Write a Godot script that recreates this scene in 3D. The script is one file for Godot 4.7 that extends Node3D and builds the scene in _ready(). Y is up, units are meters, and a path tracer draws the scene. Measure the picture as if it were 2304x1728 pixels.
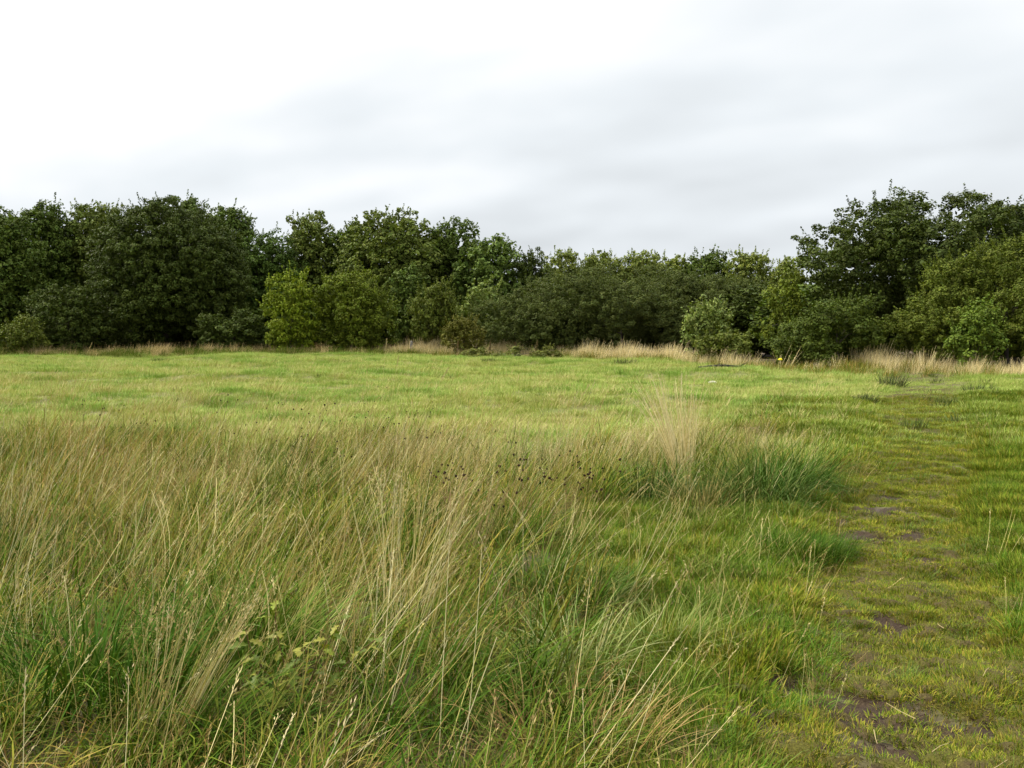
extends Node3D
# An overcast late-summer meadow: tall dry grass and lush tussocks in front, a trodden muddy path on the right,
# a pale green field, and a wood edge with hawthorn, sallow and two oaks behind.  Camera looks along -z; "d" below is depth = -z.

var rng := RandomNumberGenerator.new()
var nz := FastNoiseLite.new()
var nf := FastNoiseLite.new()
var used := {}
var V := PackedVector3Array()
var C := PackedColorArray()
var I := PackedInt32Array()

# ------------------------------------------------------------------ helpers
func lin(r: float, g: float, b: float) -> Color:
	return Color(r, g, b).linear_to_srgb()

func begin() -> void:
	V = PackedVector3Array(); C = PackedColorArray(); I = PackedInt32Array()

func finish() -> ArrayMesh:
	var a := []
	a.resize(Mesh.ARRAY_MAX)
	a[Mesh.ARRAY_VERTEX] = V
	a[Mesh.ARRAY_COLOR] = C
	a[Mesh.ARRAY_INDEX] = I
	var m := ArrayMesh.new()
	m.add_surface_from_arrays(Mesh.PRIMITIVE_TRIANGLES, a)
	return m

func leaf_material(r: float, g: float, b: float, rough: float, back: float, spec := 0.5) -> StandardMaterial3D:
	var m := StandardMaterial3D.new()
	m.albedo_color = lin(r, g, b)
	m.vertex_color_use_as_albedo = true
	m.roughness = rough
	m.metallic_specular = spec
	m.cull_mode = BaseMaterial3D.CULL_DISABLED
	if back > 0.0:
		m.backlight_enabled = true
		m.backlight = Color(back * 0.95, back, back * 0.3)
	return m

func numbered(called: String) -> String:
	var k: int = used.get(called, -1) + 1
	used[called] = k
	return called if k == 0 else "%s_%03d" % [called, k]

func thing(called: String, label: String, category: String, at: Vector3, group := "") -> Node3D:
	var o := Node3D.new()
	o.name = numbered(called)
	add_child(o)
	o.position = at
	o.set_meta("label", label)
	o.set_meta("category", category)
	if group != "":
		o.set_meta("group", group)
	return o

func part(called: String, mesh: Mesh, mat: Material, parent: Node, stuff := false) -> MeshInstance3D:
	var o := MeshInstance3D.new()
	o.name = called
	o.mesh = mesh
	o.material_override = mat
	if stuff:
		o.set_meta("kind", "stuff")
	parent.add_child(o, true)
	return o

func r(a: float, b: float) -> float:
	return rng.randf_range(a, b)

func sm(a: float, b: float, x: float) -> float:
	return smoothstep(a, b, x)

# ------------------------------------------------------------------ the lie of the land
func path_x(d: float) -> float:
	return 0.415 * d - 0.12 + 0.12 * sin(d * 0.55)

func path_w(x: float, d: float) -> float:        # 1 on the trodden line, 0 beside it
	var half: float = 0.48 + 0.022 * d
	return 1.0 - sm(half * 0.7, half * 1.35, absf(x - path_x(d)) + 0.16 * nz.get_noise_2d(x * 1.6, d * 1.6))

const MUD := [[1.52, 4.18, 0.30], [1.76, 4.22, 0.20], [1.86, 4.0, 0.18], [1.18, 4.5, 0.22], [0.98, 4.05, 0.20], [1.42, 3.8, 0.22], [1.30, 3.55, 0.2],
	[2.05, 5.4, 0.26], [1.75, 5.35, 0.18], [2.35, 7.4, 0.34], [2.7, 7.7, 0.38], [3.15, 7.85, 0.3], [2.85, 6.9, 0.25], [2.75, 8.4, 0.3], [3.3, 8.8, 0.45], [3.05, 9.2, 0.3], [3.7, 9.6, 0.3], [1.6, 4.75, 0.18]]

func mud(x: float, d: float) -> float:
	if d > 16.0 or absf(x - path_x(d)) > 1.3:
		return 0.0
	var best := 0.0
	for p in MUD:
		var q: float = Vector2(x - p[0], (d - p[1]) * 0.75).length() / p[2]
		best = maxf(best, 1.2 - q)
	var n: float = 0.5 * nz.get_noise_2d(x * 2.4 + 40.0, d * 4.0) + 0.85 * nf.get_noise_2d(x * 7.0, d * 11.0)
	return sm(0.0, 0.22, best * 1.25 + n * 0.95 - 0.58) * (1.0 - sm(10.0, 14.0, d))

func tall_edge(d: float) -> float:               # right-hand limit of the tall dry grass
	if d < 5.4:
		return lerpf(0.15, 0.55, sm(3.0, 5.4, d))
	if d < 7.8:
		return lerpf(0.55, 0.15, sm(5.4, 7.8, d))
	return lerpf(0.15, 4.1, sm(7.8, 11.6, d))

func tall(x: float, d: float) -> float:
	var n: float = nz.get_noise_2d(x * 0.9, d * 0.9)
	var e: float = 1.0 - sm(-0.35, 0.25, x - tall_edge(d) + 0.5 * n)
	return e * (1.0 - sm(9.5, 16.0, d + 2.2 * n + 0.07 * x + 5.5 * nz.get_noise_2d(x * 0.22 + 17.0, d * 0.1)))

func lush(x: float, d: float) -> float:          # soft green grass between the dry grass and the path
	var n: float = nz.get_noise_2d(x * 1.1 + 9.0, d * 1.1)
	var l: float = sm(-0.3, 0.3, x - tall_edge(d) + 0.5 * n) * (1.0 - sm(-0.62, -0.34, x - path_x(d) + 0.28 * n))
	var rr: float = sm(0.55, 0.95, x - path_x(d) + 0.3 * n) * (1.0 - sm(5.5, 8.0, d))
	return clampf(maxf(l * (1.0 - sm(10.5, 12.0, d)), rr), 0.0, 1.0)

func edge_d(x: float) -> float:                  # where the mown field ends and the rough grass of the wood edge begins
	if x < 2.0:
		return 54.0 + 0.5 * sin(x * 0.4)
	if x < 9.0:
		return lerpf(54.0, 35.5, (x - 2.0) / 7.0)
	if x < 14.5:
		return lerpf(35.5, 33.0, (x - 9.0) / 5.5)
	return lerpf(33.0, 26.0, clampf((x - 14.5) / 4.0, 0.0, 1.0))

func ground_y(x: float, d: float) -> float:
	var far: float = sm(10.0, 22.0, d)
	var y: float = 0.06 * nz.get_noise_2d(x * 0.35, d * 0.35) + 0.3 * far * nz.get_noise_2d(x * 0.09, d * 0.11)
	y += 0.05 * nz.get_noise_2d(x * 1.2 + 7.0, d * 1.2) * (1.0 - 0.4 * far)
	var p: float = path_w(x, d)
	y -= 0.05 * p
	if d < 16.0:
		y += 0.016 * nf.get_noise_2d(x * 4.0, d * 4.0) - 0.022 * mud(x, d)
	return y

func ground_color(x: float, d: float) -> Color:
	var n: float = nz.get_noise_2d(x * 0.7, d * 0.7)
	var f: float = nf.get_noise_2d(x * 5.0, d * 5.0)
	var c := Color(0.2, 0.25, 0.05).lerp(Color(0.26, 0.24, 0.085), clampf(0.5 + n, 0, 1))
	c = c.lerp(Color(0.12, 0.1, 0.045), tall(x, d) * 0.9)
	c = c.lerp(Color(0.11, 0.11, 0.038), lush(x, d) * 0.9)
	c = c.lerp(Color(0.15, 0.148, 0.028).lerp(Color(0.11, 0.088, 0.034), clampf(0.5 + 2.0 * f, 0, 1)), path_w(x, d))
	c = c.lerp(Color(0.08, 0.057, 0.037), mud(x, d))
	c = c.lerp(Color(0.13, 0.1, 0.055), sm(1.0, 4.0, d - edge_d(x)))
	return c * (1.0 + 0.22 * f)

func sheet(xs: PackedFloat32Array, zs: PackedFloat32Array, lift: float) -> ArrayMesh:
	begin()
	var w: int = xs.size()
	for j in zs.size():
		for i in w:
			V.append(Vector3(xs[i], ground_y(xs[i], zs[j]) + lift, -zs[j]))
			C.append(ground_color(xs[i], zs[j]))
	for j in zs.size() - 1:
		for i in w - 1:
			var a: int = j * w + i
			I.append_array([a, a + w, a + 1, a + 1, a + w, a + w + 1])
	var st := SurfaceTool.new()
	st.create_from(finish(), 0)
	st.generate_normals()
	return st.commit()

func axis(marks: Array) -> PackedFloat32Array:   # [from, to, step] runs, each continuing the last
	var a := PackedFloat32Array()
	for m in marks:
		var v: float = m[0]
		while v < m[1] - 0.001:
			a.append(v)
			v += m[2]
	a.append(marks[-1][1])
	return a

# ------------------------------------------------------------------ grass pieces
func blade(at: Vector3, yaw: float, length: float, width: float, lean: float, curl: float, col: Color, segs := 3) -> void:
	var fwd := Vector3(cos(yaw), 0, sin(yaw))
	var side := Vector3(-fwd.z, 0, fwd.x).rotated(Vector3.UP, r(-0.7, 0.7)) * width * 0.5
	var p := at
	var ang := lean
	var k0: int = V.size()
	var step: float = length / segs
	var kink: int = (1 + rng.randi() % segs) if rng.randf() < 0.22 else 99
	var kink_by: float = r(0.5, 1.5)
	for s in segs:
		var t: float = float(s) / segs
		var wd: float = 1.0 - t * t * 0.75
		V.append(p - side * wd); V.append(p + side * wd)
		C.append(col); C.append(col)
		p += (fwd * sin(ang) + Vector3.UP * cos(ang)) * step
		ang += curl / segs
		if s == kink:
			ang += kink_by
	V.append(p); C.append(col)
	for s in segs - 1:
		var a: int = k0 + s * 2
		I.append_array([a, a + 1, a + 2, a + 2, a + 1, a + 3])
	var e: int = k0 + (segs - 1) * 2
	I.append_array([e, e + 1, e + 2])

func tube(pts: Array, r0: float, r1: float, col: Color, sides := 3) -> void:
	var k0: int = V.size()
	var n: int = pts.size()
	for i in n:
		var dir: Vector3 = (pts[mini(i + 1, n - 1)] - pts[maxi(i - 1, 0)]).normalized()
		var u: Vector3 = dir.cross(Vector3(0.31, 0.12, 0.94)).normalized()
		var w: Vector3 = dir.cross(u)
		var rad: float = lerpf(r0, r1, float(i) / maxf(1.0, n - 1))
		for s in sides:
			var a: float = TAU * s / sides
			V.append(pts[i] + (u * cos(a) + w * sin(a)) * rad)
			C.append(col)
	for i in n - 1:
		for s in sides:
			var a: int = k0 + i * sides + s
			var b: int = k0 + i * sides + (s + 1) % sides
			I.append_array([a, b, a + sides, b, b + sides, a + sides])

func flake(p: Vector3, along: Vector3, length: float, width: float, col: Color) -> void:
	var side: Vector3 = along.cross(Vector3(r(-1, 1), r(-1, 1), r(-1, 1))).normalized() * width * 0.5
	var k: int = V.size()
	V.append(p); V.append(p + along * length * 0.45 + side); V.append(p + along * length); V.append(p + along * length * 0.45 - side)
	for i in 4:
		C.append(col)
	I.append_array([k, k + 1, k + 2, k, k + 2, k + 3])

func stalk(at: Vector3, yaw: float, length: float, lean: float, curl: float, col: Color, head: int, rad := 0.0012) -> void:
	# a dry flowering stem; head 0 bare, 1 loose panicle, 2 dense spike
	var fwd := Vector3(cos(yaw), 0, sin(yaw))
	var pts := [at]
	var p := at
	var ang := lean
	var dir := Vector3.UP
	for s in 5:
		dir = fwd * sin(ang) + Vector3.UP * cos(ang)
		p += dir * length / 5.0
		ang += curl / 5.0
		pts.append(p)
	tube(pts, rad * 1.15, rad * 0.6, col)
	if head == 1:
		var hc: Color = col.lerp(Color(0.3, 0.2, 0.12), r(0.1, 0.55))
		for k in 20:
			var t: float = r(0.0, 1.0)
			var q: Vector3 = (pts[4] as Vector3).lerp(p, 0.15 + 0.95 * t)
			var o: Vector3 = (dir * 0.9 + Vector3(r(-1, 1), r(-0.4, 0.7), r(-1, 1)) * (0.75 - 0.4 * t)).normalized()
			flake(q + o * r(0.0, 0.035), o, r(0.01, 0.022), r(0.002, 0.0045), hc)
	elif head == 2:
		var hc2: Color = col.lerp(Color(0.3, 0.2, 0.12), r(0.1, 0.5))
		for k in 20:
			var t2: float = k / 20.0
			var q2: Vector3 = p + dir * (t2 * 0.075 - 0.055)
			var o2: Vector3 = (dir * 1.3 + Vector3(r(-1, 1), r(-1, 1), r(-1, 1)) * 0.8).normalized()
			flake(q2, o2, r(0.009, 0.015), 0.004, hc2)

func pick(cols: Array) -> Color:
	var c: Color = cols[rng.randi() % cols.size()]
	return c * r(0.78, 1.2)

func tuft(n: int, rad: float, l0: float, l1: float, w0: float, w1: float, lean: float, curl: float, cols: Array, segs := 3) -> ArrayMesh:
	begin()
	for i in n:
		var a: float = r(0, TAU)
		var q: float = sqrt(rng.randf()) * rad
		blade(Vector3(cos(a) * q, -0.01, sin(a) * q), a + r(-0.9, 0.9), r(l0, l1), r(w0, w1), r(0.0, lean), r(0.2, 1.0) * curl, pick(cols), segs)
	return finish()

func stems(n: int, rad: float, l0: float, l1: float, lean: float, cols: Array, heads: Array, thick := 0.0012) -> ArrayMesh:
	begin()
	for i in n:
		var a: float = r(0, TAU)
		var q: float = sqrt(rng.randf()) * rad
		stalk(Vector3(cos(a) * q, -0.01, sin(a) * q), a + r(-0.8, 0.8), r(l0, l1), r(0.0, lean), r(-0.1, 0.5), pick(cols), heads[rng.randi() % heads.size()], thick * r(0.8, 1.25))
	return finish()

const CLEAR := [[1.8, 10.4, 0.3], [2.25, 9.1, 0.42], [2.8, 10.0, 0.38], [1.2, 9.3, 0.36], [1.7, 8.8, 0.3], [-1.72, 4.0, 0.24], [-1.25, 4.5, 0.18], [-3.35, 7.0, 0.3], [0.34, 5.7, 0.14], [0.28, 4.5, 0.12], [2.5, 9.6, 0.3], [1.55, 9.75, 0.3]]

# Strews copies of the meshes over x0..x1, d0..d1.  want(x, d) gives [chance, scale, tint, lean to the right] or null.
func strew(owner_node: Node3D, called: String, meshes: Array, mat: Material, x0: float, x1: float, d0: float, d1: float, per_m2: float, want: Callable, wedge := 0.56, sink := 0.0) -> int:
	var bufs := []
	for m in meshes:
		bufs.append(PackedFloat32Array())
	var n: int = int((x1 - x0) * (d1 - d0) * per_m2)
	var total := 0
	for k in n:
		var x: float = r(x0, x1)
		var d: float = r(d0, d1)
		if absf(x) > wedge * d + 2.2:
			continue
		if d < 13.0:
			var covered := false
			for e in CLEAR:
				if (x - e[0]) * (x - e[0]) + (d - e[1]) * (d - e[1]) < e[2] * e[2]:
					covered = true
					break
			if covered:
				continue
		var w = want.call(x, d)
		if w == null or rng.randf() > w[0]:
			continue
		var s: float = w[1] * r(0.75, 1.25)
		var sy: float = s * r(0.85, 1.2)
		var a: float = r(0, TAU)
		var ca: float = cos(a) * s
		var sa: float = sin(a) * s
		var lx: float = (w[3] * r(0.2, 1.9) + r(-0.15, 0.15)) * sy
		var lz: float = r(-0.3, 0.3) * sy
		var t: Color = w[2]
		var br: float = r(0.85, 1.15)
		bufs[rng.randi() % bufs.size()].append_array([ca, lx, sa, x, 0.0, sy, 0.0, ground_y(x, d) - sink, -sa, lz, ca, -d, t.r * br, t.g * br, t.b * br, 1.0])
		total += 1
	for i in bufs.size():
		var b: PackedFloat32Array = bufs[i]
		if b.is_empty():
			continue
		var mm := MultiMesh.new()
		mm.transform_format = MultiMesh.TRANSFORM_3D
		mm.use_colors = true
		mm.mesh = meshes[i]
		mm.instance_count = b.size() / 16
		mm.buffer = b
		var o := MultiMeshInstance3D.new()
		o.name = called
		o.multimesh = mm
		o.material_override = mat
		o.set_meta("kind", "stuff")
		owner_node.add_child(o, true)
	return total

func stuff_root(called: String, label: String) -> Node3D:
	var o := Node3D.new()
	o.name = numbered(called)
	o.set_meta("kind", "stuff")
	o.set_meta("label", label)
	o.set_meta("category", "grass")
	add_child(o)
	return o

# ------------------------------------------------------------------ trees and bushes
# colour, leaf half length, leaf half width, clump radius, upright shoots per square metre, gloss roughness
const KIND := {
	"oak": [0.066, 0.09, 0.02, 0.068, 0.047, 0.4, 0.5, 0.42],
	"mid": [0.09, 0.13, 0.027, 0.1, 0.06, 0.42, 0.6, 0.45],
	"light": [0.13, 0.165, 0.038, 0.1, 0.065, 0.42, 0.8, 0.42],
	"fresh": [0.12, 0.175, 0.042, 0.11, 0.07, 0.42, 0.9, 0.42],
	"bluish": [0.085, 0.135, 0.03, 0.08, 0.05, 0.36, 1.2, 0.5],
	"dark": [0.066, 0.09, 0.02, 0.075, 0.045, 0.36, 1.2, 0.5],
	"olive": [0.11, 0.135, 0.026, 0.075, 0.045, 0.36, 2.0, 0.5],
	"yellow": [0.175, 0.225, 0.022, 0.085, 0.05, 0.36, 1.6, 0.5],
	"yolive": [0.125, 0.16, 0.02, 0.075, 0.045, 0.36, 2.0, 0.5],
	"pale": [0.18, 0.23, 0.065, 0.1, 0.05, 0.34, 1.5, 0.42],
	"pale2": [0.19, 0.23, 0.058, 0.1, 0.06, 0.4, 1.2, 0.42],
	"rusty": [0.125, 0.122, 0.026, 0.06, 0.04, 0.3, 3.0, 0.5],
	"grey": [0.095, 0.118, 0.036, 0.066, 0.024, 0.3, 6.0, 0.5],
	"thorn": [0.08, 0.11, 0.02, 0.06, 0.04, 0.36, 3.0, 0.48],
	"thorn2": [0.115, 0.145, 0.024, 0.052, 0.034, 0.33, 3.0, 0.5],
	"fresh2": [0.12, 0.175, 0.028, 0.065, 0.042, 0.34, 2.0, 0.48],
	"bramble": [0.15, 0.165, 0.045, 0.06, 0.045, 0.26, 2.0, 0.45],
}
var leaf_mats := {}

func leaf(p: Vector3, nrm: Vector3, sl: float, sw: float, col: Color) -> void:
	var u: Vector3 = nrm.cross(Vector3(r(-1, 1), r(-1, 1), r(-1, 1))).normalized()
	var w: Vector3 = nrm.cross(u).normalized() * sw
	u *= sl
	var k: int = V.size()
	V.append(p - u); V.append(p + w - u * 0.15); V.append(p + u); V.append(p - w - u * 0.15)
	C.append(col); C.append(col); C.append(col); C.append(col)
	I.append(k); I.append(k + 1); I.append(k + 2); I.append(k); I.append(k + 2); I.append(k + 3)

func leaf_tone() -> Color:
	var b: float = r(0.5, 0.92)
	return Color(b * r(0.85, 1.08), b, b * r(0.7, 1.08))

func grow(t: Node3D, h: float, w: float, y0: float, kind: String, fine := 1.0) -> void:
	var k: Array = KIND[kind]
	var mat_key: String = kind
	if not leaf_mats.has(mat_key):
		leaf_mats[mat_key] = leaf_material(k[0] * 1.35, k[1] * 1.3, k[2] * 1.2, k[7] + 0.1, 0.6, 0.2)
	var ry: float = (h - y0) * 0.5
	var cy: float = y0 + ry
	var rz: float = maxf(w * 0.85, 1.1)
	var lobes := []
	var nl: int = clampi(int(4.0 + w * ry * 1.5), 7, 34)
	var lr0: float = 0.3 * minf(w, ry) + 0.32
	for i in nl:
		var yy: float = 1.0 - 2.0 * (i + 0.5) / nl
		var hor: float = sqrt(maxf(0.0, 1.0 - yy * yy)) if yy > 0.0 else sqrt(maxf(0.0, 1.0 - pow(-yy, 4.0))) if y0 < 0.7 else sqrt(maxf(0.0, 1.0 - yy * yy))
		var az: float = i * 2.39996 + r(-0.5, 0.5)
		var lr: float = lr0 * r(0.6, 1.4)
		var pull: float = r(0.78, 1.0)
		var c := Vector3(cos(az) * hor * maxf(0.1, w - lr * 0.85) * pull, cy + yy * maxf(0.1, ry - lr * 0.85) * r(0.88, 1.0), sin(az) * hor * maxf(0.1, rz - lr * 0.85) * pull)
		c.y = maxf(c.y, lr * 0.55)
		lobes.append([c, lr])
	begin()
	var rc: float = k[5] * 0.86
	var sl: float = k[3] * fine
	var sw: float = k[4] * fine
	var per: int = int(rc * rc * 1.68 / (sl * sw))
	for i in nl:
		var lc: Vector3 = lobes[i][0]
		var lr: float = lobes[i][1]
		var nc: int = int(15.0 * lr * lr / (rc * rc) * 0.52) + 4
		for j in nc:
			var u := Vector3(r(-1, 1), r(-1, 1), r(-1, 1))
			if u.length_squared() > 1.0 or u.length_squared() < 0.01:
				continue
			u = u.normalized()
			if u.z < -0.3 and lc.z < 0.2 and rng.randf() < 0.6:
				continue
			var p: Vector3 = lc + u * lr * r(0.62, 1.18)
			if p.y < 0.1:
				continue
			var hid := false
			for m in nl:
				if m != i and p.distance_squared_to(lobes[m][0]) < lobes[m][1] * lobes[m][1] * 0.3:
					hid = true
					break
			if hid:
				continue
			var o: Vector3 = (u + Vector3(0, 0.5, 0)).normalized()
			var tone: float = r(0.8, 1.2)
			var rr: float = rc * r(0.55, 1.15)
			for q in per:
				var e: Vector3 = Vector3(r(-1, 1), r(-0.75, 1), r(-1, 1)).normalized() * r(0.5, 1.05)
				var s: float = r(0.8, 1.3)
				var lt: Color = leaf_tone() * tone
				leaf(p + e * Vector3(rr, rr * 0.8, rr), (e * 0.8 + o * 0.2 + Vector3.UP * 0.35 + Vector3(r(-1, 1), r(-1, 1), r(-1, 1)) * 0.6).normalized(), sl * s, sw * s, lt)
		# shoots that break the outline
		for j in int(k[6] * lr * lr * 7.0) + 2:
			var u2 := Vector3(r(-1, 1), r(-0.1, 1.0), r(-1, 1)).normalized()
			var p2: Vector3 = lc + u2 * lr * 0.95
			var g: Vector3 = (u2 * 0.7 + Vector3(r(-0.3, 0.5), r(0.3, 1.0), r(-0.3, 0.3))).normalized()
			var ll: float = r(0.35, 0.95) * minf(1.0, 0.5 + 0.4 * lr)
			var nleaf: int = int(ll / (sl * 0.42))
			for q in nleaf:
				var tt: float = float(q) / nleaf
				leaf(p2 + g * ll * tt + Vector3(r(-1, 1), r(-1, 1), r(-1, 1)) * 0.09 * (1.15 - tt), (Vector3.UP + Vector3(r(-1, 1), r(-1, 1), r(-1, 1))).normalized(), sl * r(0.7, 1.1), sw * r(0.7, 1.1), leaf_tone())
		# leaves inside the lobe
		for j in int(lr * lr * 44.0):
			var u3 := Vector3(r(-1, 1), r(-1, 1), r(-1, 1))
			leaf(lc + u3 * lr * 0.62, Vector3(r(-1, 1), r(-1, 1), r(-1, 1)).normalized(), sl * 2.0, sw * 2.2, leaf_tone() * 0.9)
	var hi := 0.1
	var wide := 0.1
	for p in V:
		hi = maxf(hi, p.y)
		wide = maxf(wide, absf(p.x))
	var crown := part("crown", finish(), leaf_mats[mat_key], t)
	crown.scale = Vector3(clampf(w * 1.08 / wide, 0.7, 1.4), clampf(h * (1.12 if y0 < 0.1 else 1.04) / hi, 0.7, 1.5), 1.0)
	crown.set_meta("kind", "stuff")
	# trunk and limbs
	var tr: float = clampf(h * 0.019, 0.03, 0.24)
	begin()
	var tp := []
	var bx: float = r(-0.2, 0.2)
	for i in 6:
		var f: float = i / 5.0
		tp.append(Vector3(bx * f * f + r(-0.03, 0.03), -0.15 + f * cy * 1.1, r(-0.05, 0.05)))
	tube(tp, tr, tr * 0.45, Color(0.8, 0.8, 0.8), 7)
	part("trunk", finish(), bark, t)
	for i in mini(nl, 7):
		var to: Vector3 = lobes[(i * 3) % nl][0]
		begin()
		var from: Vector3 = (tp[2] as Vector3).lerp(tp[4], r(0.0, 1.0))
		var mid: Vector3 = from.lerp(to, 0.5) + Vector3(r(-0.2, 0.2), r(-0.1, 0.35), r(-0.2, 0.2))
		tube([from, mid, to], tr * 0.45, tr * 0.12, Color(0.8, 0.8, 0.8), 5)
		part("limb", finish(), bark, t)

var bark: StandardMaterial3D

# kind, x, depth, height, half width, foot of the crown, foliage, name, label
const WOOD := [
	["t", -33.21, 66.0, 9.43, 2.86, 1.0, "mid", "broadleaf_tree", "dark green tree at the left end of the wood"],
	["t", -32.48, 70.0, 10.59, 2.51, 3.0, "mid", "broadleaf_tree", "tree with a rounded knob top above the wood's left end"],
	["t", -29.57, 72.0, 10.27, 3.12, 3.0, "light", "broadleaf_tree", "lighter green flat topped tree behind the big dark oak"],
	["t", -21.76, 63.0, 9.72, 5.46, 0.2, "oak", "oak_tree", "biggest dark oak of the left wood, leaves down to the grass"],
	["t", -22.72, 71.0, 10.91, 2.54, 3.0, "mid", "broadleaf_tree", "tall tree with pointed top just right of the big dark oak"],
	["t", -19.38, 69.0, 10.03, 2.31, 3.0, "mid", "broadleaf_tree", "tree whose steep right side ends the tall left wood"],
	["t", -16.50, 68.0, 8.52, 2.59, 1.2, "bluish", "broadleaf_tree", "low round bluish green tree in the dip of the treetops"],
	["t", -14.06, 70.0, 9.47, 2.51, 2.0, "light", "broadleaf_tree", "airy tree with sky showing through its twin headed crown"],
	["t", -11.48, 70.0, 8.72, 1.86, 2.0, "mid", "broadleaf_tree", "small tree wedged between airy tree and broad domed tree"],
	["t", -7.95, 67.0, 9.31, 3.79, 2.0, "light", "broadleaf_tree", "broad domed tree, the highest in the middle of the wood"],
	["t", -4.11, 68.0, 8.76, 2.44, 2.0, "mid", "broadleaf_tree", "round headed tree on the right shoulder of the broad dome"],
	["t", -1.29, 66.0, 7.53, 2.59, 1.2, "fresh", "broadleaf_tree", "stepped leafy tree where the tall wood drops to low hedge"],
	["t", 1.17, 66.0, 6.85, 1.83, 1.0, "dark", "broadleaf_tree", "small dark tree at the left start of the low far hedge"],
	["t", 3.62, 74.0, 7.33, 1.97, 1.0, "pale2", "hedge_tree", "first pale tree of the low far hedge"],
	["t", 6.35, 74.0, 7.26, 2.48, 1.0, "pale2", "hedge_tree", "pale green tree in the far hedge above the grey sallow"],
	["t", 9.27, 75.0, 7.34, 2.43, 1.0, "pale2", "hedge_tree", "fourth crown of the far hedge, level topped"],
	["t", 11.87, 75.0, 7.13, 2.34, 1.0, "pale2", "hedge_tree", "lowest crown in the middle of the far hedge"],
	["t", 14.41, 74.0, 7.33, 2.31, 1.0, "mid", "hedge_tree", "darker bump topped tree in the far hedge"],
	["t", 16.90, 72.0, 7.31, 2.41, 1.0, "pale2", "hedge_tree", "ragged topped pale tree at the right end of far hedge"],
	["t", 19.29, 70.0, 6.60, 1.86, 0.8, "pale2", "hedge_tree", "small pale tree touching the left flank of the right oak"],
	["t", 18.54, 44.0, 7.76, 5.91, 1.8, "oak", "oak_tree", "large spreading dark oak rising above the right hedge"],
	["t", 24.19, 46.0, 7.18, 3.09, 1.5, "oak", "oak_tree", "oak crown cut by the right edge of the picture"],
	["s", -28.42, 57.0, 2.28, 2.33, 0.0, "olive", "hawthorn_bush", "low olive bush at the foot of the wood, far left"],
	["s", -26.32, 60.0, 4.13, 2.74, 0.0, "dark", "hawthorn_bush", "dark bush in the shade left of the big dark oak"],
	["s", -16.16, 58.0, 2.76, 2.23, 0.0, "dark", "hawthorn_bush", "dull dark bush right of the big oak's foot"],
	["s", -12.59, 57.0, 4.92, 1.86, 0.0, "yellow", "hawthorn_bush", "brightest yellow green bush, with pointed leafy top"],
	["s", -9.33, 58.0, 4.93, 2.64, 0.0, "yolive", "hawthorn_bush", "wide yellowish hawthorn right of the brightest bush"],
	["s", -6.53, 62.0, 5.07, 1.55, 0.0, "mid", "hawthorn_bush", "dark green bush between yellowish hawthorn and pale bush"],
	["s", -4.36, 57.0, 4.06, 1.70, 0.0, "olive", "hawthorn_bush", "round olive bush behind the grey post"],
	["s", -2.02, 59.0, 4.17, 1.47, 0.0, "pale", "elder_bush", "pale fresh green bush left of the grey sallow thicket"],
	["s", -2.64, 54.0, 2.10, 1.24, 0.0, "rusty", "hawthorn_bush", "small rusty tinged bush in front of the pale bush"],
	["s", 1.60, 57.0, 3.75, 4.10, 0.0, "grey", "sallow_bush", "left sloping end of the grey green sallow thicket"],
	["s", 6.39, 58.0, 4.98, 7.10, 0.0, "grey", "sallow_bush", "highest middle part of the grey green sallow thicket"],
	["s", 9.96, 57.0, 4.56, 4.51, 0.0, "grey", "sallow_bush", "right half of the grey green sallow thicket"],
	["s", 12.77, 56.0, 4.26, 2.15, 0.0, "grey", "sallow_bush", "brownish right end of the grey green sallow thicket"],
	["s", 8.91, 46.0, 2.81, 1.28, 0.0, "pale", "young_tree", "small pale leafy young tree before the sallow thicket"],
	["s", 8.89, 41.0, 1.47, 1.42, 0.0, "olive", "hawthorn_bush", "low bush right of the small pale young tree"],
	["s", 11.93, 44.0, 3.93, 1.35, 0.0, "yolive", "hawthorn_bush", "olive bush between sallow thicket and the right oak"],
	["s", 12.38, 38.0, 3.00, 2.04, 0.0, "thorn", "hawthorn_bush", "dark arching hawthorn in front of the right oak"],
	["s", 11.34, 40.0, 2.22, 1.15, 0.0, "thorn", "hawthorn_bush", "dark bush at the left skirt of the arching hawthorn"],
	["s", 15.92, 37.0, 3.16, 2.40, 0.0, "thorn2", "hawthorn_bush", "sloping left shoulder of the right hand hawthorn hedge"],
	["s", 18.80, 38.0, 4.86, 3.47, 0.0, "thorn2", "hawthorn_bush", "tallest hawthorn at the right edge, below the oak"],
	["s", 15.92, 34.5, 2.50, 0.99, 0.0, "fresh2", "hawthorn_bush", "brighter green bush bulging from the right hawthorn hedge"],
	["s", 18.56, 35.0, 4.32, 1.85, 0.0, "thorn2", "hawthorn_bush", "hawthorn running out of the picture on the right"],
	["s", -0.05, 51.0, 0.76, 2.69, 0.0, "bramble", "bramble_bush", "low bramble mound in the pale grass beside the post"],
]

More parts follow.
